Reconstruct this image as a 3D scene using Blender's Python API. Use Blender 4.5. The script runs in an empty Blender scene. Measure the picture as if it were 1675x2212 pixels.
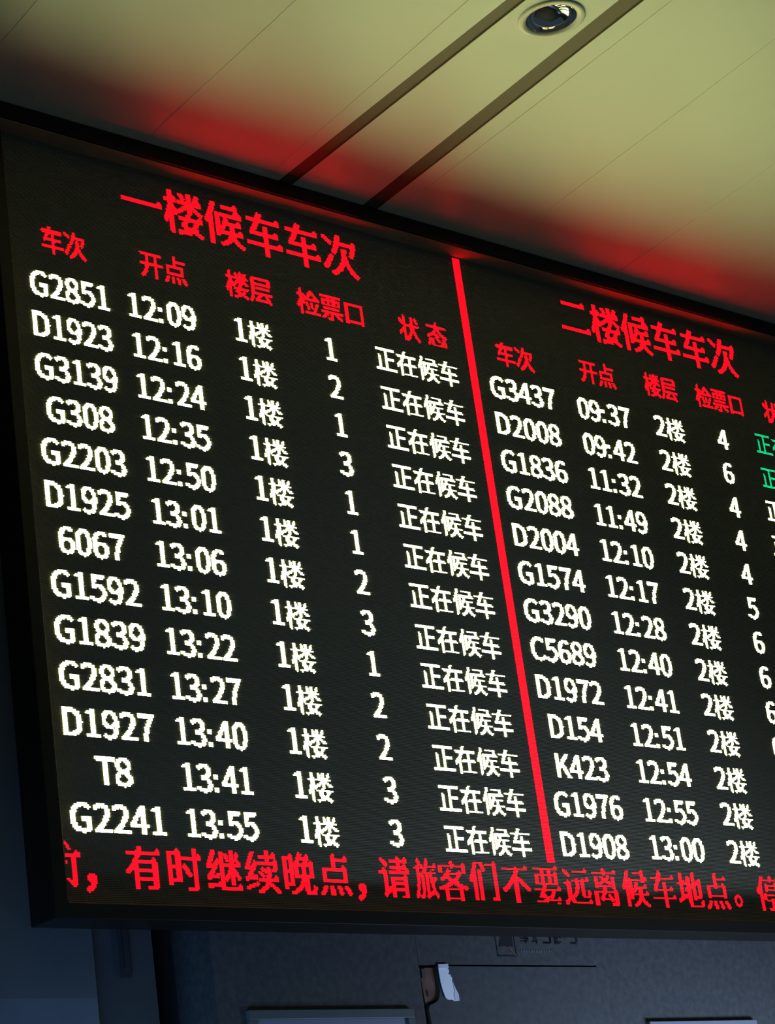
import bpy, math, random
from mathutils import Matrix, Vector

# ------------------------------------------------------------------ units
# Board coordinates: u to the right, v down, z away from the viewer, one unit
# is one LED pitch (5 mm).  World: X = u, Y = z, Z = height above the floor.
P = 0.005
FLOOR_V = 958.0
def W(u, v, z):
    return Vector((u * P, z * P, (FLOOR_V - v) * P))

scene = bpy.context.scene
col = scene.collection

# ------------------------------------------------------------------ camera
CAM_POS = (-837.51, 638.08, -1069.77)
F_PX = 5082.1
R0 = Vector((0.74432, 0.13249, -0.65455))     # image right, in (u, v, z)
R1 = Vector((0.13121, 0.93201, 0.33785))      # image down
R2 = Vector((0.65481, -0.33735, 0.67633))     # forward
def wd(d):
    return Vector((d[0], d[2], -d[1]))
cd = bpy.data.cameras.new('camera')
cam = bpy.data.objects.new('camera', cd)
col.objects.link(cam)
cd.sensor_fit = 'HORIZONTAL'
cd.sensor_width = 36.0
cd.lens = F_PX / 1675.0 * 36.0
cd.clip_start = 0.05
cd.clip_end = 100.0
fw = wd(R2).normalized()
rt = wd(R0)
rt = (rt - fw * rt.dot(fw)).normalized()
upv = rt.cross(fw).normalized()
m3 = Matrix((rt, upv, -fw)).transposed()
cam.matrix_world = Matrix.Translation(W(*CAM_POS)) @ m3.to_4x4()
scene.camera = cam

# ------------------------------------------------------------------ light
scene.view_settings.view_transform = 'Standard'
scene.view_settings.look = 'None'
scene.view_settings.gamma = 1.0
scene.view_settings.use_curve_mapping = False
scene.view_settings.exposure = 0.0

world = bpy.data.worlds.new('dim_hall')
scene.world = world
world.use_nodes = True
bg = world.node_tree.nodes['Background']
bg.inputs['Color'].default_value = (0.50, 0.76, 1.0, 1)
bg.inputs['Strength'].default_value = 0.045

def area(name, loc, target, sx, sy, power, color, spread=180):
    ld = bpy.data.lights.new(name, 'AREA')
    ld.shape = 'RECTANGLE'
    ld.size, ld.size_y = sx, sy
    ld.energy = power
    ld.color = color
    ld.spread = math.radians(spread)
    o = bpy.data.objects.new(name, ld)
    col.objects.link(o)
    o.location = loc
    o.rotation_euler = (target - loc).to_track_quat('-Z', 'Y').to_euler()
    return o
# added cool fill lamps without a visible source, low in front of the wall
area('low_cool_fill', W(600, 705, -230), W(520, 560, 5), 2.6, 0.3, 28.0, (0.46, 0.63, 1.0), 78)
area('side_cool_fill', W(-260, 700, -150), W(-150, 600, 5), 1.0, 0.3, 8.5, (0.22, 0.48, 1.0), 80)

# ------------------------------------------------------------------ materials
def new_mat(name):
    m = bpy.data.materials.new(name)
    m.use_nodes = True
    nt = m.node_tree
    return m, nt, nt.nodes['Principled BSDF']
def plain(name, color, rough=0.5, metal=0.0, spec=0.5):
    m, nt, b = new_mat(name)
    b.inputs['Base Color'].default_value = (*color, 1)
    b.inputs['Roughness'].default_value = rough
    b.inputs['Metallic'].default_value = metal
    b.inputs['Specular IOR Level'].default_value = spec
    return m
def noisy(name, c0, c1, scale, rough=0.7, bump=0.0, detail=6.0, lo=0.35, hi=0.65, spec=0.4):
    m, nt, b = new_mat(name)
    tc = nt.nodes.new('ShaderNodeTexCoord')
    nz = nt.nodes.new('ShaderNodeTexNoise')
    nz.inputs['Scale'].default_value = scale
    nz.inputs['Detail'].default_value = detail
    rp = nt.nodes.new('ShaderNodeValToRGB')
    rp.color_ramp.elements[0].position = lo
    rp.color_ramp.elements[1].position = hi
    rp.color_ramp.elements[0].color = (*c0, 1)
    rp.color_ramp.elements[1].color = (*c1, 1)
    nt.links.new(tc.outputs['Object'], nz.inputs['Vector'])
    nt.links.new(nz.outputs['Fac'], rp.inputs['Fac'])
    nt.links.new(rp.outputs['Color'], b.inputs['Base Color'])
    b.inputs['Roughness'].default_value = rough
    b.inputs['Specular IOR Level'].default_value = spec
    if bump:
        bp = nt.nodes.new('ShaderNodeBump')
        bp.inputs['Strength'].default_value = bump
        bp.inputs['Distance'].default_value = 0.002
        nt.links.new(nz.outputs['Fac'], bp.inputs['Height'])
        nt.links.new(bp.outputs['Normal'], b.inputs['Normal'])
    return m
def led(name, color, strength):
    m = bpy.data.materials.new(name)
    m.use_nodes = True
    nt = m.node_tree
    nt.nodes.clear()
    e = nt.nodes.new('ShaderNodeEmission')
    e.inputs['Color'].default_value = (*color, 1)
    e.inputs['Strength'].default_value = strength
    o = nt.nodes.new('ShaderNodeOutputMaterial')
    nt.links.new(e.outputs[0], o.inputs['Surface'])
    return m

M_WHITE = led('lit_led_white', (0.86, 1.0, 0.42), 39.0)
M_RED = led('lit_led_red', (1.0, 0.0008, 0.0035), 9.5)
M_GREEN = led('lit_led_green', (0.012, 1.0, 0.36), 1.2)

def screen_material():
    # black LED module face: a fine grid of unlit lamps, and the module joints
    m, nt, b = new_mat('led_module_face')
    tc = nt.nodes.new('ShaderNodeTexCoord')
    sp = nt.nodes.new('ShaderNodeSeparateXYZ')
    nt.links.new(tc.outputs['Object'], sp.inputs[0])
    def tri(out, period, offset):
        a = nt.nodes.new('ShaderNodeMath'); a.operation = 'ADD'
        a.inputs[1].default_value = offset
        nt.links.new(out, a.inputs[0])
        q = nt.nodes.new('ShaderNodeMath'); q.operation = 'PINGPONG'
        q.inputs[1].default_value = period / 2
        nt.links.new(a.outputs[0], q.inputs[0])
        d = nt.nodes.new('ShaderNodeMath'); d.operation = 'DIVIDE'
        d.inputs[1].default_value = period / 2
        nt.links.new(q.outputs[0], d.inputs[0])
        return d.outputs[0]
    gx = tri(sp.outputs['X'], P, 0.0)
    gz = tri(sp.outputs['Z'], P, 0.0)
    mn = nt.nodes.new('ShaderNodeMath'); mn.operation = 'MINIMUM'
    nt.links.new(gx, mn.inputs[0]); nt.links.new(gz, mn.inputs[1])
    rp = nt.nodes.new('ShaderNodeValToRGB')
    rp.color_ramp.elements[0].position = 0.25
    rp.color_ramp.elements[1].position = 0.55
    rp.color_ramp.elements[0].color = (0.36, 0.32, 0.22, 1)
    rp.color_ramp.elements[1].color = (0.66, 0.58, 0.40, 1)
    nt.links.new(mn.outputs[0], rp.inputs['Fac'])
    nt.links.new(rp.outputs['Color'], b.inputs['Base Color'])
    b.inputs['Roughness'].default_value = 0.6
    b.inputs['Specular IOR Level'].default_value = 0.3
    return m
M_SCREEN = screen_material()
M_BEZEL = plain('dark_bronze_metal', (0.015, 0.0125, 0.0085), 0.45, 0.0, 0.3)
M_REVEAL = plain('brown_lit_frame_reveal', (0.50, 0.36, 0.22), 0.7, 0.0, 0.2)  # paler than the frame metal, paints in LED glow that the fins block
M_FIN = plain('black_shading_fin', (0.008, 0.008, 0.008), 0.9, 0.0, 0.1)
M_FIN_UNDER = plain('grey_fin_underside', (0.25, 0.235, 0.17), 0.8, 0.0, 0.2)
M_CABINET = plain('black_cabinet_steel', (0.012, 0.012, 0.011), 0.6)
M_GAP = plain('black_rubber_gasket', (0.006, 0.006, 0.006), 0.9)
M_CEIL = noisy('cream_aluminium_ceiling_sheet', (0.76, 0.76, 0.68), (0.79, 0.79, 0.71), 1.2, 0.42, 0.0, spec=0.5)
M_CHANNEL = plain('brown_painted_channel', (0.15, 0.108, 0.062), 0.6)
M_VOID = plain('dark_ceiling_void', (0.03, 0.027, 0.022), 0.9)
M_WALL = noisy('grey_stone_wall', (0.046, 0.048, 0.048), (0.078, 0.078, 0.075), 45.0, 0.8, 0.3, 9.0, 0.3, 0.72)
M_WALL_SMOOTH = noisy('painted_side_wall', (0.085, 0.095, 0.1), (0.105, 0.115, 0.12), 3.0, 0.7)
M_LOWER_LIT = noisy('pale_blue_lit_lower_wall', (0.11, 0.12, 0.14), (0.14, 0.15, 0.17), 3.0, 0.7)
M_STRIP = noisy('dark_painted_pilaster', (0.04, 0.045, 0.048), (0.055, 0.06, 0.062), 4.0, 0.7)
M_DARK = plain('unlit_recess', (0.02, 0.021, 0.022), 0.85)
M_DOOR = noisy('grey_stone_door_leaf', (0.050, 0.053, 0.054), (0.076, 0.077, 0.075), 40.0, 0.78, 0.3, 9.0, 0.3, 0.72)
M_CORE = noisy('brown_board_core', (0.13, 0.066, 0.042), (0.19, 0.10, 0.065), 22.0, 0.85, 0.3)
M_TAPE = noisy('torn_white_paper', (0.86, 0.88, 0.92), (0.97, 0.98, 1.0), 6.0, 0.7)
M_FRAME = plain('brushed_steel_notice_frame', (0.12, 0.13, 0.135), 0.5, 0.2)
M_PAPER = plain('pale_notice_sheet', (0.70, 0.71, 0.74), 0.6)
M_SHEET = plain('lilac_grey_notice_sheet', (0.24, 0.23, 0.28), 0.5)
M_INK = plain('black_sign_ink', (0.010, 0.009, 0.008), 0.6)
M_INK2 = plain('grey_sign_ink', (0.10, 0.11, 0.11), 0.6)
M_TRIM = plain('cream_downlight_ring', (0.62, 0.61, 0.53), 0.35)
M_CHROME = plain('mirror_reflector', (0.88, 0.90, 0.88), 0.07, 1.0)
M_LAMP = plain('frosted_lamp_glass', (0.35, 0.38, 0.36), 0.25)
M_FLOOR = noisy('polished_floor', (0.22, 0.21, 0.20), (0.30, 0.29, 0.27), 3.0, 0.3)

# ------------------------------------------------------------------ mesh helpers
class MB:
    def __init__(self):
        self.v, self.f = [], []
    def poly(self, pts):
        n = len(self.v)
        self.v += pts
        self.f.append(tuple(range(n, n + len(pts))))
    def box(self, u0, u1, v0, v1, z0, z1):
        n = len(self.v)
        for z in (z0, z1):
            for u, v in ((u0, v0), (u1, v0), (u1, v1), (u0, v1)):
                self.v.append(W(u, v, z))
        for q in ((0, 1, 2, 3), (7, 6, 5, 4), (4, 5, 1, 0), (6, 7, 3, 2), (5, 6, 2, 1), (7, 4, 0, 3)):
            self.f.append(tuple(n + i for i in q))
        return self
    def prism_z(self, pts, z0, z1):
        """outline in (u, v), extruded from z0 to z1"""
        n = len(self.v); k = len(pts)
        self.v += [W(u, v, z0) for u, v in pts] + [W(u, v, z1) for u, v in pts]
        self.f.append(tuple(range(n, n + k)))
        self.f.append(tuple(range(n + 2 * k - 1, n + k - 1, -1)))
        for i in range(k):
            j = (i + 1) % k
            self.f.append((n + j, n + i, n + k + i, n + k + j))
        return self
    def prism_v(self, pts, v0, v1):
        """outline in (u, z), extruded from v0 (upper) to v1 (lower)"""
        n = len(self.v); k = len(pts)
        self.v += [W(u, v0, z) for u, z in pts] + [W(u, v1, z) for u, z in pts]
        self.f.append(tuple(range(n, n + k)))
        self.f.append(tuple(range(n + 2 * k - 1, n + k - 1, -1)))
        for i in range(k):
            j = (i + 1) % k
            self.f.append((n + j, n + i, n + k + i, n + k + j))
        return self
    def ring(self, prof, seg=64):
        """lathe of (radius, drop) about the vertical axis through the origin, metres"""
        n = len(self.v); k = len(prof)
        for s in range(seg):
            a = 2 * math.pi * s / seg
            for r, h in prof:
                self.v.append(Vector((r * math.cos(a), r * math.sin(a), h)))
        for s in range(seg):
            t = (s + 1) % seg
            for i in range(k - 1):
                self.f.append((n + s * k + i, n + s * k + i + 1, n + t * k + i + 1, n + t * k + i))
        return self
    def build(self, name, mat, parent=None, smooth=False, fix=True, bevel=0.0):
        me = bpy.data.meshes.new(name)
        me.from_pydata([tuple(p) for p in self.v], [], self.f)
        me.update()
        if fix:
            import bmesh
            bm = bmesh.new(); bm.from_mesh(me)
            bmesh.ops.recalc_face_normals(bm, faces=bm.faces)
            bm.to_mesh(me); bm.free()
        me.materials.append(mat)
        if smooth:
            for p in me.polygons:
                p.use_smooth = True
        o = bpy.data.objects.new(name, me)
        col.objects.link(o)
        if bevel:
            bv = o.modifiers.new('bevel', 'BEVEL')
            bv.width = bevel; bv.segments = 2; bv.limit_method = 'ANGLE'
        if parent is not None:
            o.parent = parent
            o.matrix_parent_inverse = Matrix.Translation(-PLACE.get(parent.name, Vector()))
        return o
PLACE = {}
def thing(name, label, cat, loc, group=None):
    o = bpy.data.objects.new(name, None)
    o.empty_display_size = 0.1
    col.objects.link(o)
    o.location = loc
    PLACE[o.name] = Vector(loc)
    o['label'] = label
    o['category'] = cat
    if group:
        o['group'] = group
    return o
def sub_empty(name, parent):
    o = bpy.data.objects.new(name, None)
    o.empty_display_size = 0.05
    col.objects.link(o)
    o.parent = parent
    PLACE[o.name] = PLACE[parent.name]
    return o
def struct(o):
    o['kind'] = 'structure'
    return o

# ------------------------------------------------------------------ the setting
# ceiling of wide sheets with fine joints; each joint is a line u = u0 + s * z
CV = -118.4
LINES = [(-560, 0.10), (-350, 0.10), (-126.0, 0.125), (10.3, 0.099), (113.2, 0.121),
         (123.0, 0.0737), (135.1, 0.0765), (199.8, 0.1126), (213.3, 0.1064),
         (227.7, 0.0995), (336.2, 0.1394), (455, 0.14), (575, 0.14), (800, 0.14), (1000, 0.14), (1200, 0.14), (1750, 0.14)]
ZN, ZF = 4.5, -760.0
def lu(i, z, off=0.0):
    return LINES[i][0] + LINES[i][1] * z + off
mb = MB()
for i in range(len(LINES) - 1):
    if i in (5, 7):
        continue
    g = 0.45
    a, b = (0 if i in (6, 8) else g), (0 if i + 1 in (5, 7) else -g)
    mb.prism_v([(lu(i, ZN, a), ZN), (lu(i + 1, ZN, b), ZN), (lu(i + 1, ZF, b), ZF), (lu(i, ZF, a), ZF)], CV - 3, CV)
for i in range(len(LINES)):
    if i not in (5, 6, 7, 8):
        mb.prism_v([(lu(i, ZN, -2), ZN), (lu(i, ZN, 2), ZN), (lu(i, ZF, 2), ZF), (lu(i, ZF, -2), ZF)], CV - 2, CV - 0.3)
mb.prism_v([(-900, 45), (1700, 45), (1700, ZF), (-900, ZF)], CV - 16, CV - 12)
struct(mb.build('ceiling', M_CEIL))
for n, i in ((1, 5), (2, 7)):
    t = MB()
    pts = [(lu(i, ZN), ZN), (lu(i + 1, ZN), ZN), (lu(i + 1, ZF), ZF), (lu(i, ZF), ZF)]
    t.prism_v(pts, CV - 2.6, CV - 0.9)
    for k, w in ((i, 0.5), (i + 1, -0.5)):
        t.prism_v([(lu(k, ZN), ZN), (lu(k, ZN, w), ZN), (lu(k, ZF, w), ZF), (lu(k, ZF), ZF)], CV - 1.0, CV - 0.3)
    struct(t.build('trim_%d' % n, M_CHANNEL))

WZ = 5.0
mb = MB()      # stone-clad wall carrying the board; its seams stay open
mb.box(12.0, 174.4, -134, 958, WZ, WZ + 36)
mb.box(174.65, 336.0, -134, 408.4, WZ, WZ + 36)
mb.box(336.0, 1700, -134, 958, WZ, WZ + 36)
mb.box(174.3, 336.1, 800, 958, WZ, WZ + 36)
mb.box(174.3, 175.0, -134, 408.4, WZ + 1.5, WZ + 30)
struct(mb.build('wall_back', M_WALL))
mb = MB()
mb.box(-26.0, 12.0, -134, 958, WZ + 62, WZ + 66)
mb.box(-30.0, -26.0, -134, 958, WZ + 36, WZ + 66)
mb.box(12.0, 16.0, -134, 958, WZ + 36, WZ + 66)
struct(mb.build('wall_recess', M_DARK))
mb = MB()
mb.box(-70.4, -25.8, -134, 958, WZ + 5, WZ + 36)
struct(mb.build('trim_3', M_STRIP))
mb = MB()
mb.box(-700, -70.4, -134, 958, WZ, WZ + 36)
struct(mb.build('wall_left', M_WALL_SMOOTH))
mb = MB()      # brighter light on the lower side wall, put in as paler colour
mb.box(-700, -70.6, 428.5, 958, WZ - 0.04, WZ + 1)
struct(mb.build('trim_4', M_LOWER_LIT))
mb = MB()
mb.box(-950, 1750, 958, 962, -1250, WZ + 66)
struct(mb.build('floor', M_FLOOR))

# ------------------------------------------------------------------ LED lettering
GLYPHS = {}
GLYPHS['L'] = {
    '0': (14, 0, 496, 1016, 1980, 3868, 3612, 3598, 3598, 3598, 3598, 3598, 3598, 3598, 3612, 3612, 1820, 2040, 1008, 64),
    '1': (14, 0, 224, 992, 2016, 224, 224, 224, 224, 224, 224, 224, 224, 224, 224, 224, 224, 2044, 2044, 0),
    '2': (14, 0, 992, 4088, 3960, 3100, 28, 28, 28, 60, 56, 120, 112, 224, 480, 960, 1920, 4094, 4094, 0),
    '3': (14, 0, 1008, 4088, 3900, 1052, 28, 28, 60, 504, 496, 504, 28, 28, 14, 30, 7196, 8188, 2040, 192),
    '4': (14, 0, 56, 120, 248, 248, 504, 504, 952, 1848, 1848, 3640, 7736, 8190, 8190, 56, 56, 56, 56, 0),
    '5': (14, 0, 2044, 2044, 2040, 1792, 1792, 1536, 2032, 2040, 1852, 28, 14, 14, 14, 28, 7228, 8184, 2032, 192),
    '6': (14, 0, 248, 1020, 1948, 1792, 3840, 3584, 3584, 4088, 4092, 3870, 3598, 3598, 3598, 3598, 1820, 2044, 1016, 64),
    '7': (14, 0, 4094, 4094, 4092, 28, 56, 56, 112, 112, 224, 224, 224, 224, 448, 448, 448, 448, 448, 0),
    '8': (14, 0, 496, 2040, 1852, 3612, 3596, 3596, 1820, 2040, 1016, 2040, 3644, 3614, 3086, 3086, 3614, 4092, 2040, 64),
    '9': (14, 0, 992, 2040, 3896, 3612, 3612, 3084, 3086, 3614, 3902, 2046, 1004, 28, 28, 28, 1080, 4088, 2032, 384),
    ':': (7, 0, 0, 0, 0, 0, 0, 0, 28, 28, 28, 0, 0, 0, 0, 0, 28, 28, 28, 0),
    'G': (17, 0, 1008, 4088, 7996, 15368, 14336, 30720, 28672, 28672, 28924, 28924, 28924, 28700, 30748, 14364, 15900, 8188, 4088, 192),
    'D': (17, 0, 16256, 16352, 16376, 14456, 14396, 14364, 14364, 14364, 14366, 14364, 14364, 14364, 14364, 14396, 14584, 16368, 16320, 0),
    'T': (17, 0, 65528, 65528, 32760, 1792, 1792, 1792, 1792, 1792, 1792, 1792, 1792, 1792, 1792, 1792, 1792, 1792, 1792, 0),
    'K': (17, 0, 14364, 14392, 14456, 14576, 14816, 14784, 15232, 16256, 16320, 16352, 15584, 14576, 14448, 14456, 14392, 14364, 14366, 0),
    'C': (17, 0, 992, 4088, 8056, 15384, 14336, 30720, 28672, 28672, 28672, 28672, 28672, 28672, 30720, 14344, 15388, 8188, 4080, 128),
}
GLYPHS['C'] = {
    '车': (22, 0, 0, 14336, 12288, 28672, 1048572, 57344, 50688, 116224, 99840, 262128, 262136, 1536, 1536, 1536, 1048572, 1048572, 1536, 1536, 1536, 1536, 0),
    '次': (22, 0, 0, 3072, 265216, 990208, 237564, 106492, 14348, 13208, 29592, 25368, 33664, 99200, 230272, 198592, 460512, 921184, 793648, 292924, 61454, 16388, 0),
    '开': (22, 0, 0, 0, 524284, 524284, 24768, 24768, 24768, 24768, 24768, 1048574, 1048574, 24768, 49344, 49344, 49344, 114880, 229568, 458944, 917696, 262336, 0),
    '点': (22, 0, 0, 3072, 3072, 4092, 4088, 3072, 3072, 262128, 262128, 196656, 196656, 196656, 262128, 262128, 0, 209720, 209816, 405900, 930190, 790532, 0),
    '楼': (22, 0, 0, 199048, 200088, 200088, 233456, 1048572, 230368, 231408, 236956, 522638, 516480, 475904, 999422, 986680, 724528, 200544, 198624, 198648, 212796, 69640, 0),
    '层': (22, 0, 0, 0, 262136, 196632, 131096, 262136, 262136, 131072, 147448, 163832, 393216, 393216, 458750, 458748, 400480, 407664, 798768, 819192, 851964, 524296, 0),
    '检': (22, 0, 0, 196992, 197568, 197568, 1033824, 1035320, 203804, 262142, 255988, 507904, 512396, 481688, 985496, 986264, 724144, 199728, 196704, 212988, 212988, 65536, 0),
    '票': (22, 0, 0, 524284, 1048572, 12544, 262136, 524280, 405784, 405912, 524280, 0, 131056, 262128, 0, 1048574, 1048572, 52448, 232560, 461852, 932876, 15360, 0),
    '口': (22, 0, 0, 0, 0, 524280, 524280, 393240, 393240, 393240, 393240, 393240, 393240, 393240, 393240, 393240, 393240, 458776, 524280, 524280, 393240, 0, 0),
    '状': (22, 0, 0, 49552, 49584, 49560, 835980, 442764, 508288, 262142, 57340, 49536, 115648, 246720, 508864, 968544, 837216, 52784, 56376, 55324, 61454, 49156, 0),
    '态': (22, 0, 1024, 3072, 3072, 1048572, 1048574, 7936, 6912, 13184, 29120, 64736, 511612, 984604, 7168, 249392, 182040, 443160, 442476, 843884, 819172, 0, 0),
    '正': (22, 0, 0, 0, 524284, 524284, 1536, 1536, 1536, 67072, 99840, 100344, 100344, 99840, 99840, 99840, 99840, 99840, 99840, 1048574, 1048574, 0, 0),
    '在': (22, 0, 0, 6144, 12288, 12288, 1048572, 524284, 57728, 49536, 115072, 229760, 499704, 1032188, 1016192, 622976, 98688, 98688, 98688, 98688, 114684, 98304, 0),
    '候': (22, 0, 0, 98304, 102392, 98328, 196632, 229372, 491518, 484864, 1009152, 1011708, 748736, 227520, 223424, 229374, 221664, 213472, 197616, 198456, 204318, 137220, 0),
}
GLYPHS['H'] = {
    '车': (22, 0, 0, 14336, 12288, 524284, 1048572, 524284, 58880, 116224, 99840, 262136, 262136, 132864, 1536, 1536, 1048574, 1048574, 1536, 1536, 1536, 1536, 0),
    '次': (22, 0, 0, 3072, 789504, 990208, 499708, 106492, 14604, 13212, 29592, 25528, 99216, 115584, 231360, 198592, 462560, 925296, 932984, 292924, 61470, 49156, 0),
    '开': (22, 0, 0, 0, 1048572, 524284, 24768, 24768, 24768, 24768, 24768, 1048574, 1048574, 57536, 57536, 49344, 114880, 114880, 229568, 458944, 983232, 262336, 0),
    '点': (22, 0, 3072, 3072, 3072, 4092, 4092, 3072, 3072, 262128, 262128, 196656, 196656, 196656, 262128, 262128, 0, 209720, 471964, 405916, 930190, 799108, 0),
    '楼': (22, 0, 65664, 199132, 204248, 200184, 1040380, 1048574, 231408, 233464, 253948, 522702, 521088, 1041280, 999422, 2047996, 724528, 728944, 198624, 198648, 212796, 210956, 0),
    '层': (22, 0, 0, 262136, 524284, 458780, 458780, 524284, 524284, 458752, 491512, 491512, 458752, 458752, 524286, 524286, 400480, 407664, 946232, 851960, 1900540, 524300, 0),
    '检': (22, 0, 65536, 196992, 197568, 198624, 1034096, 1044024, 244796, 262142, 262134, 507904, 522636, 1038748, 989592, 2035096, 724208, 199728, 196704, 212990, 212990, 196608, 0),
    '票': (22, 0, 0, 1048572, 1048572, 13184, 524280, 524280, 406424, 471960, 524280, 0, 262128, 262128, 0, 1048574, 1048574, 117984, 248952, 461884, 949260, 15360, 0),
    '口': (22, 0, 0, 0, 0, 524280, 524280, 458776, 458776, 458776, 458776, 458776, 458776, 458776, 458776, 458776, 458776, 458776, 524280, 524280, 458776, 0, 0),
    '状': (22, 0, 32768, 49552, 49592, 835992, 967068, 1032588, 508800, 262142, 65532, 50112, 115648, 246720, 508896, 968544, 837232, 577072, 56376, 64540, 63502, 61444, 0),
    '态': (22, 0, 1024, 3072, 3072, 1048572, 1048574, 7936, 7936, 15232, 29120, 130288, 515708, 986942, 793620, 249400, 509720, 443260, 442492, 975084, 851948, 0, 0),
}
GLYPHS['S'] = {
    '有': (30, 0, 0, 458752, 458752, 983056, 2031672, 134217720, 1835008, 1835008, 3670144, 3670464, 8388576, 16253408, 33030624, 66585056, 129499616, 255852512, 104333792, 3670496, 3670496, 4194272, 3670496, 3670496, 3670496, 3670496, 3678144, 3670464, 0, 0),
    '时': (30, 0, 0, 524512, 1835232, 134086880, 118358240, 118358248, 118358268, 118489084, 118358240, 118358240, 118374624, 134144224, 118386912, 118388960, 118372576, 118373600, 118365920, 118361312, 118358240, 118358240, 134086880, 117440736, 117440736, 224, 8160, 192, 0, 0),
    '继': (30, 0, 0, 14680960, 14910352, 31716280, 29604792, 29604784, 59481072, 60791776, 121602952, 259752860, 267649020, 249792384, 14911424, 29593568, 63148016, 60792816, 268155832, 58981276, 201585560, 238464, 1016704, 4162440, 268402716, 251920380, 229376, 0, 0, 0),
    '续': (30, 0, 3072, 7343648, 14683760, 14811120, 29363712, 29363712, 59772432, 60558904, 121372664, 125304888, 267404856, 115406640, 14696304, 29597440, 58836736, 62449424, 267931192, 260308984, 201330176, 531968, 7872384, 66599872, 260077808, 235004024, 507964, 458780, 0, 0),
    '晚': (30, 0, 8192, 1079424, 3699136, 133758912, 121168128, 121226112, 121357200, 121603896, 121634808, 121605688, 121343544, 133926456, 121343544, 121343544, 121347896, 121372664, 121118464, 121118464, 121126656, 133709568, 119043848, 117503758, 117565196, 509724, 4129788, 1835784, 0, 0),
    '点': (30, 0, 49152, 114688, 114720, 114800, 131056, 114688, 114688, 114816, 115136, 33554400, 29475040, 29360352, 29360352, 29360352, 29360352, 29360352, 33554400, 29360352, 0, 0, 30292192, 30292208, 59645048, 126819384, 252124732, 235342872, 0, 0),
    '，': (16, 0, 0, 0, 0, 0, 0, 0, 0, 0, 0, 0, 0, 0, 0, 0, 0, 0, 0, 960, 2016, 2016, 2016, 992, 480, 448, 1984, 3968, 3840, 1024),
    '请': (30, 0, 3072, 50335248, 58723896, 31719416, 14683680, 7343728, 2359280, 3584, 8392200, 31460892, 266862588, 14680096, 14680176, 14942192, 14909552, 14909552, 14909552, 14942192, 14909552, 15695984, 16744560, 16777200, 15958128, 31686768, 29589616, 8618992, 0, 0),
    '旅': (30, 0, 4198400, 14694400, 15742976, 7370760, 7630876, 30310396, 268361728, 29483120, 29606144, 30015480, 31224576, 33453824, 30307224, 30307260, 30307312, 30307296, 30306752, 59666880, 59666880, 59666656, 59666656, 118387696, 118259576, 253525820, 251459612, 209215496, 0, 0),
    '客': (30, 0, 49152, 114704, 57400, 134217720, 117489720, 117702712, 118423864, 118228920, 4194176, 8128256, 16518656, 66010112, 59242496, 261120, 1047552, 4145024, 33296376, 267387900, 260046744, 7340928, 7340928, 7340928, 7340928, 7340928, 8388480, 7340928, 0, 0),
    '们': (30, 0, 16, 7831608, 14917624, 14794808, 14794808, 29417528, 30326840, 63832120, 63832120, 130940984, 130940984, 265158712, 265158712, 265158712, 30277688, 30277688, 30277688, 30277688, 30277688, 30277688, 30277688, 30277688, 30277688, 30277688, 30278136, 30278136, 0, 0),
    '不': (30, 0, 0, 16, 24632, 134217720, 28672, 61440, 57344, 122880, 253952, 522240, 1048064, 2096896, 4056960, 7988192, 15852016, 65134712, 264364092, 251781148, 100786176, 122880, 122880, 122880, 122880, 122880, 122880, 122880, 0, 0),
    '要': (30, 0, 16, 56, 134217720, 924672, 924704, 924784, 67108848, 59645040, 59645040, 59645040, 59645040, 59645040, 67108848, 458752, 458760, 917532, 268435452, 1967872, 3671808, 8130048, 8265216, 16776208, 235576, 1048568, 134152192, 112, 0, 0),
    '远': (30, 0, 0, 32, 100663408, 126091248, 62914560, 31457280, 6291456, 16, 49976, 9437176, 29419264, 266397440, 31516416, 31516416, 31581952, 31573760, 31573784, 31704860, 31950620, 32442136, 33424376, 33030144, 66584584, 255590428, 236978172, 234881024, 0, 0),
    '离': (30, 0, 32768, 114704, 122936, 134217720, 49152, 3072, 30350560, 29620448, 29487328, 29867232, 31334112, 29885664, 33554400, 29475040, 114720, 245872, 134217720, 126320760, 126294136, 126753912, 127798904, 127926136, 126617464, 125829240, 125830136, 125830128, 0, 0),
    '候': (30, 0, 64, 7340256, 14745568, 14680288, 14680288, 29360360, 30933244, 65011708, 64749792, 131887104, 131887120, 266133560, 266141688, 266202880, 31444736, 31428360, 31199004, 31457276, 31198976, 31198976, 31203200, 29368192, 29391328, 29421808, 29614204, 29589532, 0, 0),
    '车': (30, 0, 393216, 458752, 983040, 983056, 1966136, 134217720, 1966080, 3932160, 3698688, 7368704, 15757312, 14708800, 14708960, 33554400, 12611584, 28672, 28672, 28688, 28728, 134217720, 28672, 28672, 28672, 28672, 28672, 28672, 0, 0),
    '地': (30, 0, 1536, 29363712, 29363712, 29462016, 29609472, 29609496, 30658168, 33279992, 268161016, 29622072, 29621816, 29879864, 30395960, 30395960, 29609528, 29609528, 31444536, 33279992, 66834160, 264490496, 251904012, 201572380, 114716, 114716, 131064, 0, 0, 0),
    '。': (16, 0, 0, 0, 0, 0, 0, 0, 0, 0, 0, 0, 0, 0, 0, 0, 0, 0, 0, 1792, 8128, 14528, 12384, 12384, 12384, 6336, 8128, 1792, 0, 0),
    '停': (30, 0, 2048, 7871496, 7347228, 8388604, 14682112, 14680128, 29556976, 29622256, 63144048, 130252912, 264503280, 264437872, 264241160, 97255452, 31457276, 31195164, 31195228, 31202556, 29622240, 29367296, 29367296, 29367296, 29367296, 29367296, 29490176, 29424640, 0, 0),
}
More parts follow.
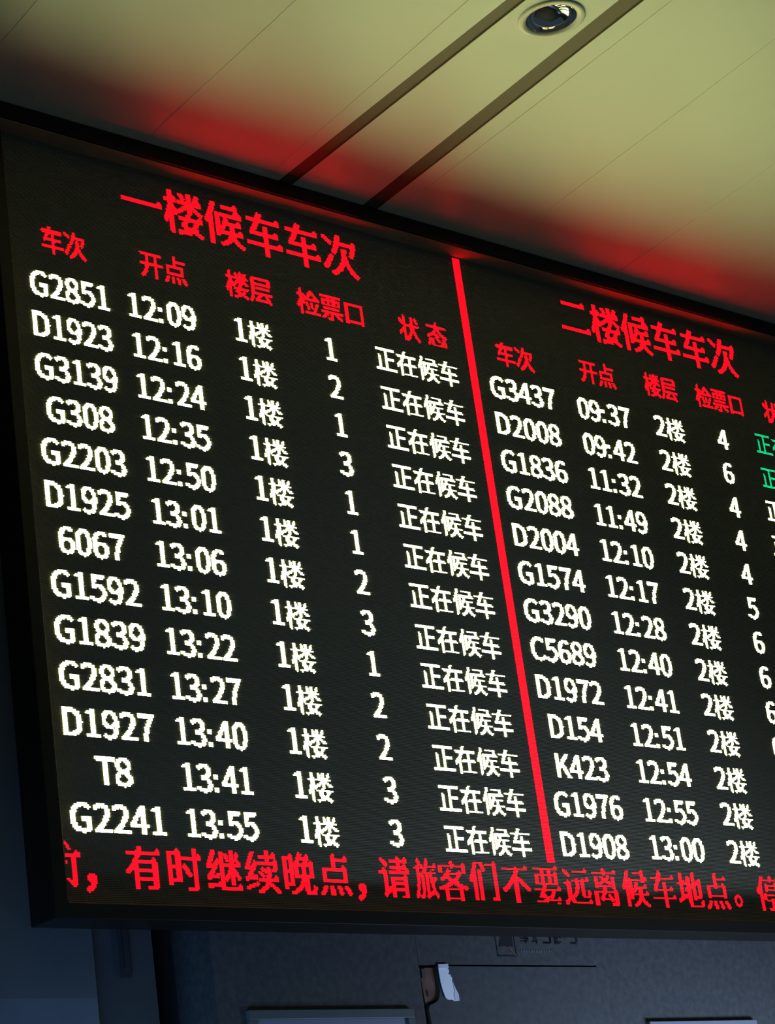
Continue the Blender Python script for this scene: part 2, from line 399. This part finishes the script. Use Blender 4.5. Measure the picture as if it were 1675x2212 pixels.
GLYPHS['M'] = {
    '有': (30, 0, 0, 458752, 458768, 983096, 134217720, 134217720, 1966080, 1835136, 3670464, 8388544, 8388576, 16253408, 33030624, 66585056, 134217696, 255852512, 238551520, 3670496, 3670496, 4194272, 4194272, 3670496, 3670496, 3670496, 3678176, 3678144, 0, 0),
    '时': (30, 0, 0, 524512, 1835232, 134086880, 134086888, 119406844, 119537660, 119537660, 119406816, 119406816, 119423200, 134144224, 134148320, 119437536, 119421152, 119422176, 119414496, 119409888, 119406816, 134086880, 134086880, 117440736, 117440736, 224, 8160, 8128, 0, 0),
    '继': (30, 0, 0, 14680960, 14910352, 31716280, 29604792, 63159216, 59481072, 127901688, 121602972, 259784700, 267649020, 267618176, 14911424, 29593568, 63148016, 127901680, 268155832, 268172188, 235139992, 238464, 1016704, 268403592, 268402716, 251920380, 262140, 0, 0, 0),
    '续': (30, 0, 3584, 7343648, 14683760, 14811120, 29491184, 29363728, 59772472, 60817400, 121372664, 125304888, 267404856, 267452280, 14712688, 29597440, 63031040, 62451472, 267931192, 268173304, 201588728, 531968, 8134528, 66599872, 264304880, 235008120, 507964, 491548, 0, 0),
    '晚': (30, 0, 8192, 1079424, 3699136, 133758912, 133758912, 121226128, 121358264, 121634808, 121634808, 121605688, 121343544, 133926456, 133926456, 121343544, 121372664, 121372664, 121118592, 121118592, 121126784, 133709696, 133726088, 117503886, 117696398, 509852, 4129788, 3933180, 0, 0),
    '点': (30, 0, 49152, 114720, 114800, 131056, 131056, 114688, 114688, 114816, 115136, 33554400, 33554400, 29360352, 29360352, 29360352, 29360352, 29360352, 33554400, 33554400, 0, 0, 30292192, 63847664, 59710584, 126819384, 252649020, 235867160, 0, 0),
    '请': (30, 0, 3088, 50335288, 63176696, 31719416, 15732256, 7343728, 2359280, 8650744, 29363740, 266862588, 266862588, 14680096, 14680176, 14942192, 14942192, 14909552, 14942192, 14942192, 14909552, 15695984, 16777200, 16777200, 16482416, 31686768, 29589616, 8618992, 0, 0),
}
GLYPHS['B'] = {
    '一': (37, 0, 0, 0, 0, 0, 0, 0, 0, 0, 0, 0, 0, 0, 0, 24, 60, 34359738364, 34359738364, 34359738364, 0, 0, 0, 0, 0, 0, 0, 0, 0, 0, 0, 0, 0, 0, 0, 0, 0),
    '二': (37, 0, 0, 0, 0, 384, 960, 2147483584, 2147483584, 2147483584, 0, 0, 0, 0, 0, 0, 0, 0, 0, 0, 0, 0, 0, 0, 0, 0, 48, 120, 17179869176, 17179869176, 17179869176, 0, 0, 0, 0, 0, 0),
    '楼': (37, 0, 0, 2013296864, 2017229040, 2017360352, 2015263200, 2114943984, 2131655672, 17171480568, 17171480568, 17171480568, 2013396480, 2080898944, 2081423296, 4265573360, 4286347516, 4294473848, 8587866136, 8581668912, 8573280376, 17054040056, 17054040056, 34233909240, 34226013120, 32079021952, 32080070528, 10605235968, 2015362944, 2013790080, 2013790080, 2030043104, 2030035960, 2030035192, 954204208, 0, 0),
    '候': (37, 0, 384, 503317440, 504364992, 1041235904, 1007681472, 1006633440, 2080375792, 2013266936, 4223664120, 4093640696, 8388607992, 8384872448, 16974839904, 16974840048, 34155266032, 34155266032, 34155266032, 12681362432, 4093393920, 4093393968, 4091034744, 4093640696, 4093640696, 4093640696, 4089478656, 4085317120, 4026597120, 4026662784, 4027049920, 4027565040, 4034855420, 4034789500, 4029677592, 0, 0),
    '车': (37, 0, 4194304, 16252928, 16252928, 32505952, 32506096, 8589934576, 8589934576, 8589934576, 130023424, 125829120, 260538368, 252149760, 520585216, 1040679296, 1007125440, 2147483584, 2147483584, 2147483584, 491520, 491520, 491520, 491568, 491640, 17179869176, 17179869176, 17179869176, 491520, 491520, 491520, 491520, 491520, 491520, 491520, 0, 0),
    '次': (37, 0, 0, 1966080, 1966080, 15036448768, 16647061552, 16915366008, 4236247032, 2122317816, 478150648, 217579768, 16253168, 15855856, 32633328, 65139168, 65135072, 63038400, 8516032, 201453568, 503443456, 1040447488, 1006893056, 2080634880, 4161272832, 4027563008, 8322522624, 16645037824, 33826934656, 33294256064, 15048902624, 66061304, 266338556, 264241272, 117440528, 0, 0),
}

def glyph(kind, ch):
    """rows of the sign as whole numbers, the leftmost lamp is the highest bit"""
    w, *rows = GLYPHS[kind][ch]
    return [(x, y) for y, r in enumerate(rows) for x in range(w) if r >> (w - 1 - x) & 1]
UP = {'L': 18, 'C': 19, 'H': 19, 'S': 25, 'M': 25, 'B': 31}
ADV = {'L': 12.0, 'C': 20.2, 'H': 20.2, 'S': 28.0, 'M': 28.0, 'B': 34.6}
LADV = {'G': 15.0, 'D': 15.0, 'C': 13.5, 'K': 14.0, 'T': 12.0, ':': 7.0}
HALF = 0.42                     # half a lamp, in LED pitches
def layout(text, kind):
    """text -> list of lit (x, y) lamps, y measured down from the baseline"""
    out, x = [], 0.0
    for ch in text:
        if ch == ' ':
            x += 6.0
            continue
        k = 'L' if ch.isascii() else kind
        out += [(x + a - 1, b - UP[k]) for a, b in glyph(k, ch)]
        x += LADV.get(ch, 12.0) if k == 'L' else ADV[kind]
    return out
ZL = -0.1
def lamps(pts, name, mat, parent, u0, v0, sx=1.0, uc=None, du=None):
    """one mesh of raised square lamps; u0 = left of the ink, or uc = its middle"""
    xs = [p[0] for p in pts]
    lo, hi = min(xs), max(xs) + 1
    if du is not None:                       # fit the ink between two columns
        u0, sx = du[0], (du[1] - du[0]) / (hi - lo)
    elif uc is not None:
        u0 = uc - sx * (hi - lo) / 2
    v0 = round(v0)                           # lamps sit on the rows of the panel
    mb = MB()
    for x, y in pts:
        cu, cv = u0 + sx * (x + 0.5 - lo), v0 + y + 0.5
        h = HALF * sx
        mb.poly([W(cu - h, cv - 0.45, ZL), W(cu - h, cv + 0.45, ZL),
                 W(cu + h, cv + 0.45, ZL), W(cu + h, cv - 0.45, ZL)])
    return mb.build(name, mat, parent, fix=False)

# ------------------------------------------------------------------ the board
board = thing('departure_board', 'wide LED train departure board in a dark frame hung under the ceiling',
              'departure board', W(300, 391, WZ))
U0, U1, V0, V1 = -103.0, 722.0, -110.0, 383.0          # lit panel
scr = MB().box(U0, U1, V0, V1, 0.0, 2.5).build('screen', M_SCREEN, board)
IL, IR, IT, IB = -101.5, 720.5, -107.4, 381.5          # frame opening
ITB = -111.6                                            # its upper side rises towards the lamps
OL, OR, OT, OB = -110.6, 730.0, -118.2, 390.2          # frame outside
ZT, ZB = -20.0, WZ
FIN = 0.62                      # a black fin shades every row of lamps from above
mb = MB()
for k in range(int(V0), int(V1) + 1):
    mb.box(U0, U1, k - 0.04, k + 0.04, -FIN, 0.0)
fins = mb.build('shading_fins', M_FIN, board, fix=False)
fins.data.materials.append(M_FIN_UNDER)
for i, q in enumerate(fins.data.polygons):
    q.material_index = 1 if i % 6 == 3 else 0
mb = MB()
def bar(o0, o1, i1, i0):
    """one mitred bar of the frame between outer corners o0, o1 and inner i0, i1"""
    n = len(mb.v)
    mb.v += [W(*o0, ZT), W(*o1, ZT), W(*i1, ZT), W(*i0, ZT), W(*o0, ZB - 0.2), W(*o1, ZB - 0.2)]
    mb.v += [W(q[0], ITB if q[1] == IT else q[1], ZB - 0.2) for q in (i1, i0)]
    for q in ((0, 1, 2, 3), (4, 7, 6, 5), (0, 4, 5, 1), (3, 2, 6, 7), (0, 3, 7, 4), (1, 5, 6, 2)):
        mb.f.append(tuple(n + i for i in q))
bar((OL, OT), (OR, OT), (IR, IT), (IL, IT))
bar((OL, OB), (OL, OT), (IL, IT), (IL, IB))
bar((OR, OB), (OL, OB), (IL, IB), (IR, IB))
bar((OR, OT), (OR, OB), (IR, IB), (IR, IT))
mb.build('frame', M_BEZEL, board, bevel=0.0025)
mb = MB()                       # lining of the frame opening, between its front edge and the lamps
n = len(mb.v)
for u, v, z in ((IL, IT + .1, ZT + 2.5), (IR, IT + .1, ZT + 2.5), (IR, ITB + 1.2, 0.5), (IL, ITB + 1.2, 0.5)):
    mb.v += [W(u, v - 0.3, z), W(u, v + 0.3, z)]
for q in ((1, 7, 5, 3), (0, 2, 4, 6), (0, 1, 3, 2), (2, 3, 5, 4), (4, 5, 7, 6), (6, 7, 1, 0)):
    mb.f.append(tuple(n + i for i in q))
mb.box(IL, IR, IB - 0.5, IB, ZT + 4.5, 2.0)
mb.box(IL, IL + 0.5, IT + 0.9, IB - 0.5, ZT + 4.5, 2.0)
mb.box(IR - 0.5, IR, IT + 0.9, IB - 0.5, ZT + 4.5, 2.0)
mb.build('frame_lining', M_REVEAL, board)
MB().box(IL + .2, IR - .2, IT + .2, IB - .2, 2.5, ZB - 0.3).build('cabinet', M_CABINET, board)

def qi(t, a, b, c):
    """value at rows 1, 7, 13 -> value at row t"""
    x = (t - 7) / 6.0
    return b + (c - a) / 2 * x + ((a + c) / 2 - b) * x * x

# titles and column headings
def heading(name, text, kind, du, v, label):
    o = lamps(layout(text, kind), name, M_RED, board, 0, v, du=du)
    o['label'] = label
    return o
heading('title_text', '一楼候车车次', 'B', (1.0, 203.7), -72.5, 'red ground floor title over the left half')
heading('title_text', '二楼候车车次', 'B', (408.0, 614.0), -73.2, 'red first floor title over the right half')
for text, du, v, lab in (
        ('车次', (-64.5, -31.3), -32.6, 'left red heading over the train numbers'), ('开点', (10.8, 48.1), -33.2, 'left red heading over the times'),
        ('楼层', (80.2, 119.8), -34.0, 'left red heading over the floors'), ('检票口', (141.2, 201.2), -34.3, 'left red heading over the gates'),
        ('状 态', (235.3, 281.0), -33.4, 'left red heading over the status'),
        ('车次', (330.3, 368.9), -31.0, 'right red heading over the train numbers'), ('开点', (419.2, 458.2), -34.2, 'right red heading over the times'),
        ('楼层', (491.8, 530.0), -35.6, 'right red heading over the floors'), ('检票口', (552.4, 609.8), -36.8, 'right red heading over the gates'),
        ('状 态', (637.5, 685.0), -38.4, 'right red heading over the status')):
    heading('column_heading', text, 'H', du, v, lab)
# the dividing line, seven lamps wide, from the upper edge to the message
pts = [(x, y) for x in range(7) for y in range(450)]
lamps(pts, 'divider_line', M_RED, board, 299.4, -108.6)['label'] = 'tall red line between the two halves'

LEFT = [('G2851', '12:09', '1'), ('D1923', '12:16', '2'), ('G3139', '12:24', '1'), ('G308', '12:35', '3'),
        ('G2203', '12:50', '1'), ('D1925', '13:01', '1'), ('6067', '13:06', '2'), ('G1592', '13:10', '3'),
        ('G1839', '13:22', '1'), ('G2831', '13:27', '2'), ('D1927', '13:40', '2'), ('T8', '13:41', '3'), ('G2241', '13:55', '3')]
RIGHT = [('G3437', '09:37', '4'), ('D2008', '09:42', '6'), ('G1836', '11:32', '4'), ('G2088', '11:49', '4'),
         ('D2004', '12:10', '4'), ('G1574', '12:17', '5'), ('G3290', '12:28', '6'), ('C5689', '12:40', '6'),
         ('D1972', '12:41', '6'), ('D154', '12:51', '6'), ('K423', '12:54', None), ('G1976', '12:55', None), ('D1908', '13:00', None)]
S_DV = (-3.5, 2.3, 0.3)
for r, (num, tim, gate) in enumerate(LEFT, 1):
    row = sub_empty('train_row', board)
    row['label'] = 'left half, white row of train %s at %s' % (num, tim)
    v = 28.0 * (r - 1)
    lamps(layout(num, 'C'), 'train_number', M_WHITE, row, 0, v, qi(r, .96, 1.02, 1.09), uc=qi(r, -46.5, -48.0, -48.1))
    lamps(layout(tim, 'C'), 'departure_time', M_WHITE, row, 0, v, 1.01, uc=qi(r, 24.8, 26.0, 27.6))
    lamps(layout('1楼', 'C'), 'floor_text', M_WHITE, row, 0, v - 0.3, 1.03, uc=qi(r, 99.2, 100.9, 102.4))
    lamps(layout(gate, 'C'), 'gate_number', M_WHITE, row, 0, v - 0.7, 1.0, uc=qi(r, 166.6, 166.3, 166.0))
    dv = qi(r, *S_DV) if r > 1 else -3.5
    lamps(layout('正在候车', 'C'), 'status_text', M_WHITE, row, 0, v + dv, 1.0, uc=247.0)
RS_DV = {1: -7.0, 2: -5.0, 3: -3.7, 4: -2.4, 5: -1.4, 6: -0.6}
for r, (num, tim, gate) in enumerate(RIGHT, 1):
    row = sub_empty('train_row', board)
    row['label'] = 'right half, white row of train %s at %s' % (num, tim)
    v = 28.0 * (r - 1)
    lamps(layout(num, 'C'), 'train_number', M_WHITE, row, 0, v + qi(r, -1.8, 1.2, -0.2), 1.085, uc=qi(r, 352.2, 350.0, 349.0))
    lamps(layout(tim, 'C'), 'departure_time', M_WHITE, row, 0, v + qi(r, -1.2, 1.2, -0.9), 1.07, uc=qi(r, 438.8, 435.5, 434.0))
    lamps(layout('2楼', 'C'), 'floor_text', M_WHITE, row, 0, v + qi(r, -0.8, 0.6, -1.2), 1.1, uc=qi(r, 512.9, 509.2, 506.2))
    if gate:
        lamps(layout(gate, 'C'), 'gate_number', M_WHITE, row, 0, v + qi(r, -1.5, 0.5, -1), 1.08, uc=qi(r, 576.5, 572.0, 569.5))
    if r <= 2:
        o = lamps(layout('正在', 'C'), 'status_text', M_GREEN, row, 0, v + RS_DV[r], 1.06, uc=qi(r, 617.8, 611.5, 608) + 20.6)
        o['label'] = 'green status text'
    else:
        lamps(layout('正在候车', 'C'), 'status_text', M_WHITE, row, 0, v + RS_DV.get(r, 0), 1.06, uc=qi(r, 617.8, 611.5, 608) + 41.2)

# the running message along the bottom; its first sign is half gone at the left edge
msg = sub_empty('running_message', board)
msg['label'] = 'red running message along the bottom edge'
half = ([(x, y) for x, y in ((0, 0), (0, 1), (1, 1), (1, 2), (2, 2), (1, 3), (2, 3), (2, 4), (3, 4))]
        + [(x, 7) for x in range(10)] + [(x, 6) for x in (6, 7, 8)] + [(7, 5), (9, 6)] + [(x, 8) for x in range(10)]
        + [(x, y) for x in (4, 5, 6) for y in range(9, 25)] + [(0, 11), (0, 12)]
        + [(x, y) for y, a in ((22, 1), (23, 2), (24, 3), (25, 4)) for x in range(a, 6)] + [(0, 21), (1, 21)])
lamps(sorted(set(half)), 'character', M_RED, msg, -87.2, 342.0, 1.0)
MSG = [('，', -77.5, 1.05, 0.6), ('有', -47.3, .98, -.3), ('时', -18.5, .97, -.2), ('继', 10.8, .97, 0), ('续', 39.4, .99, 0), ('晚', 67.8, .98, 0), ('点', 96.8, .97, 0),
       ('，', 124.6, 1.0, .4), ('请', 145.7, .98, 0), ('旅', 175.9, .74, 0), ('客', 196.2, .98, .4), ('们', 224.0, .99, 0), ('不', 253.2, .97, .2),
       ('要', 282.4, .95, .3), ('远', 310.6, .99, .3), ('离', 338.6, .98, .5), ('候', 368.8, .98, .6), ('车', 397.6, .99, .6),
       ('地', 425.6, 1.0, .3), ('点', 454.6, .99, .5), ('。', 485.8, .9, -1.5), ('停', 512.4, 1.0, .4)]
for ch, u, sx, dv in MSG:
    p = layout(ch, 'M' if ch in '有时继续晚请' or (ch == '点' and u < 200) else 'S')
    lamps(p, 'character', M_RED, msg, u + sx * min(q[0] for q in p), 366.4 + dv, sx)

# ------------------------------------------------------------------ recessed downlight
DL = W(143.6, CV, -261)
dl = thing('downlight', 'round recessed downlight between the two dark channels of the ceiling', 'ceiling light', DL)
ro, ri = 21.0 * P, 15.8 * P
o = MB().ring([(ro, 0.004), (ro, -0.0035), (ro - 0.002, -0.005), (ri + 0.003, -0.004), (ri, 0.0), (ri, 0.012), (ro - 0.002, 0.012), (ro, 0.004)]).build('trim_ring', M_TRIM, None, True)
o.parent = dl
prof = [(ri * math.cos(a), 0.062 * math.sin(a)) for a in [math.pi / 2 * i / 18 * 0.92 for i in range(19)]]
o = MB().ring(prof).build('reflector', M_CHROME, None, True)
o.parent = dl
o = MB().ring([(0.0001, 0.056), (0.010, 0.057), (0.0125, 0.061), (0.0125, 0.080), (0.0001, 0.080)], 32).build('lamp', M_LAMP, None, True)
o.parent = dl
# the sheet is opened above the ring
cut = MB().ring([(0.0001, -0.05), (ri + 0.003, -0.05), (ri + 0.003, 0.11), (0.0001, 0.11)]).build('cutter', M_CEIL)
cut.location = DL
ceil = bpy.data.objects['ceiling']
bm_ = ceil.modifiers.new('hole', 'BOOLEAN')
bm_.object = cut
bm_.operation = 'DIFFERENCE'
bm_.solver = 'EXACT'
dg = bpy.context.evaluated_depsgraph_get()
dg.update()
me = bpy.data.meshes.new_from_object(ceil.evaluated_get(dg))
ceil.modifiers.clear()
ceil.data = me
bpy.data.objects.remove(cut, do_unlink=True)

# ------------------------------------------------------------------ broken service door under the board
door = struct(thing('door_1', 'flush stone-faced service door under the board, its upper left corner broken', 'door', W(255, 800, WZ + 3)))
leaf = [(190.2, 409.7), (336.0, 409.7), (336.0, 799), (180.6, 799), (178.8, 446.0), (178.2, 436.5), (179.6, 434.0), (183.2, 433.0), (186.6, 431.4), (188.6, 429.0), (189.8, 424.5), (189.6, 416.0)]
MB().prism_z(leaf, WZ, WZ + 6).build('door_leaf', M_DOOR, door)
core = [(176.6, 410.4), (189.5, 410.2), (190.0, 424.4), (188.4, 429.2), (184.5, 431.2), (181.5, 431.4), (179.4, 433.6), (177.8, 433.2)]
MB().prism_z(core, WZ + 2.2, WZ + 5).build('bare_core', M_CORE, door)['label'] = 'brown core showing where the face is broken off'
chip = [(177.6, 411.3), (180.7, 411.0), (180.6, 414.5), (179.7, 417.2), (177.6, 417.0)]
MB().prism_z(chip, WZ + 1.4, WZ + 2.3).build('face_chip', M_DOOR, door)
for nm in ([(179.4, 424.6), (180.4, 424.0), (181.2, 425.6), (181.0, 428.6), (179.9, 428.0)],):
    MB().prism_z(nm, WZ + 2.0, WZ + 2.3).build('core_hole', M_GAP, door)
MB().box(174.9, 336.0, 408.4, 800, WZ + 7, WZ + 8).build('door_rebate', M_GAP, door)
# torn white paper, curling off the face
pap = [(190.2, 408.8), (198.6, 408.6), (198.8, 410.4), (197.4, 411.0), (198.6, 411.6), (198.9, 413.4), (197.8, 414.6), (199.6, 415.4), (199.8, 416.6), (200.7, 416.9), (200.3, 419.6), (201.2, 420.2), (201.0, 422.2), (202.2, 422.8), (201.6, 424.8), (203.0, 425.4), (202.4, 426.8), (204.2, 427.4),
       (204.2, 431.6), (199.6, 431.9), (198.8, 431.0), (194.4, 430.8), (192.6, 429.4), (191.2, 425.0), (190.3, 419.4), (190.0, 414.0)]
MB().prism_z(pap, WZ - 1.1, WZ - 0.7).build('torn_paper', M_TAPE, door)['label'] = 'torn white paper strip'
MB().prism_z([(200.6, 419.8), (201.6, 422.8), (202.6, 424.8), (204.1, 427.5), (204.1, 431.6), (200.6, 431.7), (200.0, 428.4), (201.0, 426.0)], WZ - 1.4, WZ - 1.1).build('paper_fold', M_PAPER, door)
MB().prism_z([(190.1, 408.7), (198.6, 408.5), (198.7, 411.0), (190.2, 411.1)], WZ - 1.4, WZ - 1.1).build('tape_end', M_PAPER, door)

# ------------------------------------------------------------------ sign half behind the lower frame
sg = thing('wall_sign', 'black wall sign with a square arrow emblem and lettering, half hidden under the board frame', 'sign', W(290, 407, WZ))
s = MB()
z0, z1 = WZ - 0.25, WZ
for a in ((244.6, 262.2, 402.3, 403.1), (244.6, 245.3, 380, 403), (261.6, 262.3, 380, 403)):
    s.box(*a, z0, z1)
s.prism_z([(247.2, 396.6), (260.4, 396.6), (260.2, 388.2), (255.0, 386.0), (250.2, 388.6)], z0, z1)
s.build('emblem', M_INK, sg)
MB().prism_z([(255.0, 396.9), (256.6, 396.9), (262.0, 402.4), (260.6, 402.6)], z0 - .2, z1 - .2).build('arrow', M_CORE, sg)['label'] = 'brownish slanting arrow'
rnd = random.Random(5)
s = MB()
for k, u in enumerate((267.5, 278.0, 288.6, 299.4, 314.5)):
    for q in range(5):
        x = u + rnd.uniform(0, 6.5)
        if q % 2:
            s.box(x, x + rnd.uniform(.8, 1.3), 380, 394.6 - rnd.uniform(0, 2.2), z0, z1)
        else:
            y = 388 + rnd.uniform(0, 6)
            s.box(u, u + rnd.uniform(5, 8.0), y, y + 0.8, z0, z1)
s.build('large_lettering', M_INK, sg)
s = MB()
for k in range(13):
    u = 266.4 + k * 2.35
    s.box(u, u + rnd.uniform(1.0, 1.7), 398.4 + rnd.uniform(0, .5), 400.6, z0, z1)
s.build('small_lettering', M_INK2, sg)

# ------------------------------------------------------------------ bracket, notice frames
br = thing('wall_bracket', 'small black bracket on the dark strip left of the stone wall, under the board', 'bracket', W(-46.8, 417, WZ + 5))
MB().box(-49.8, -43.6, 382, 417.0, WZ + 2.2, WZ + 5).build('back_plate', M_DARK, br, bevel=0.002)
MB().box(-48.4, -45.0, 388, 412, WZ + 0.8, WZ + 2.2).build('arm', M_DARK, br, bevel=0.002)

def notice(label, u0, u1, v0, v1, b, fm):
    t = thing('notice_frame', label, 'notice frame', W((u0 + u1) / 2, v1, WZ), 'framed notices under the board')
    m = MB()
    z0, z1 = WZ - 3.4, WZ
    m.box(u0, u1, v0, v0 + b, z0, z1); m.box(u0, u1, v1 - b, v1, z0, z1)
    m.box(u0, u0 + b, v0 + b, v1 - b, z0, z1); m.box(u1 - b, u1, v0 + b, v1 - b, z0, z1)
    m.build('frame', fm, t, bevel=0.002)
    MB().box(u0 + b, u1 - b, v0 + b, v1 - b, z1 - 1.4, z1 - 0.6).build('notice_sheet', M_SHEET, t)
notice('steel notice frame whose top edge shows left of the broken door', 32.6, 162.4, 436.6, 520, 5.6, M_FRAME)
notice('notice frame whose top edge shows at the lower right of the wall', 376, 488.4, 446.8, 530, 4.0, M_SHEET)
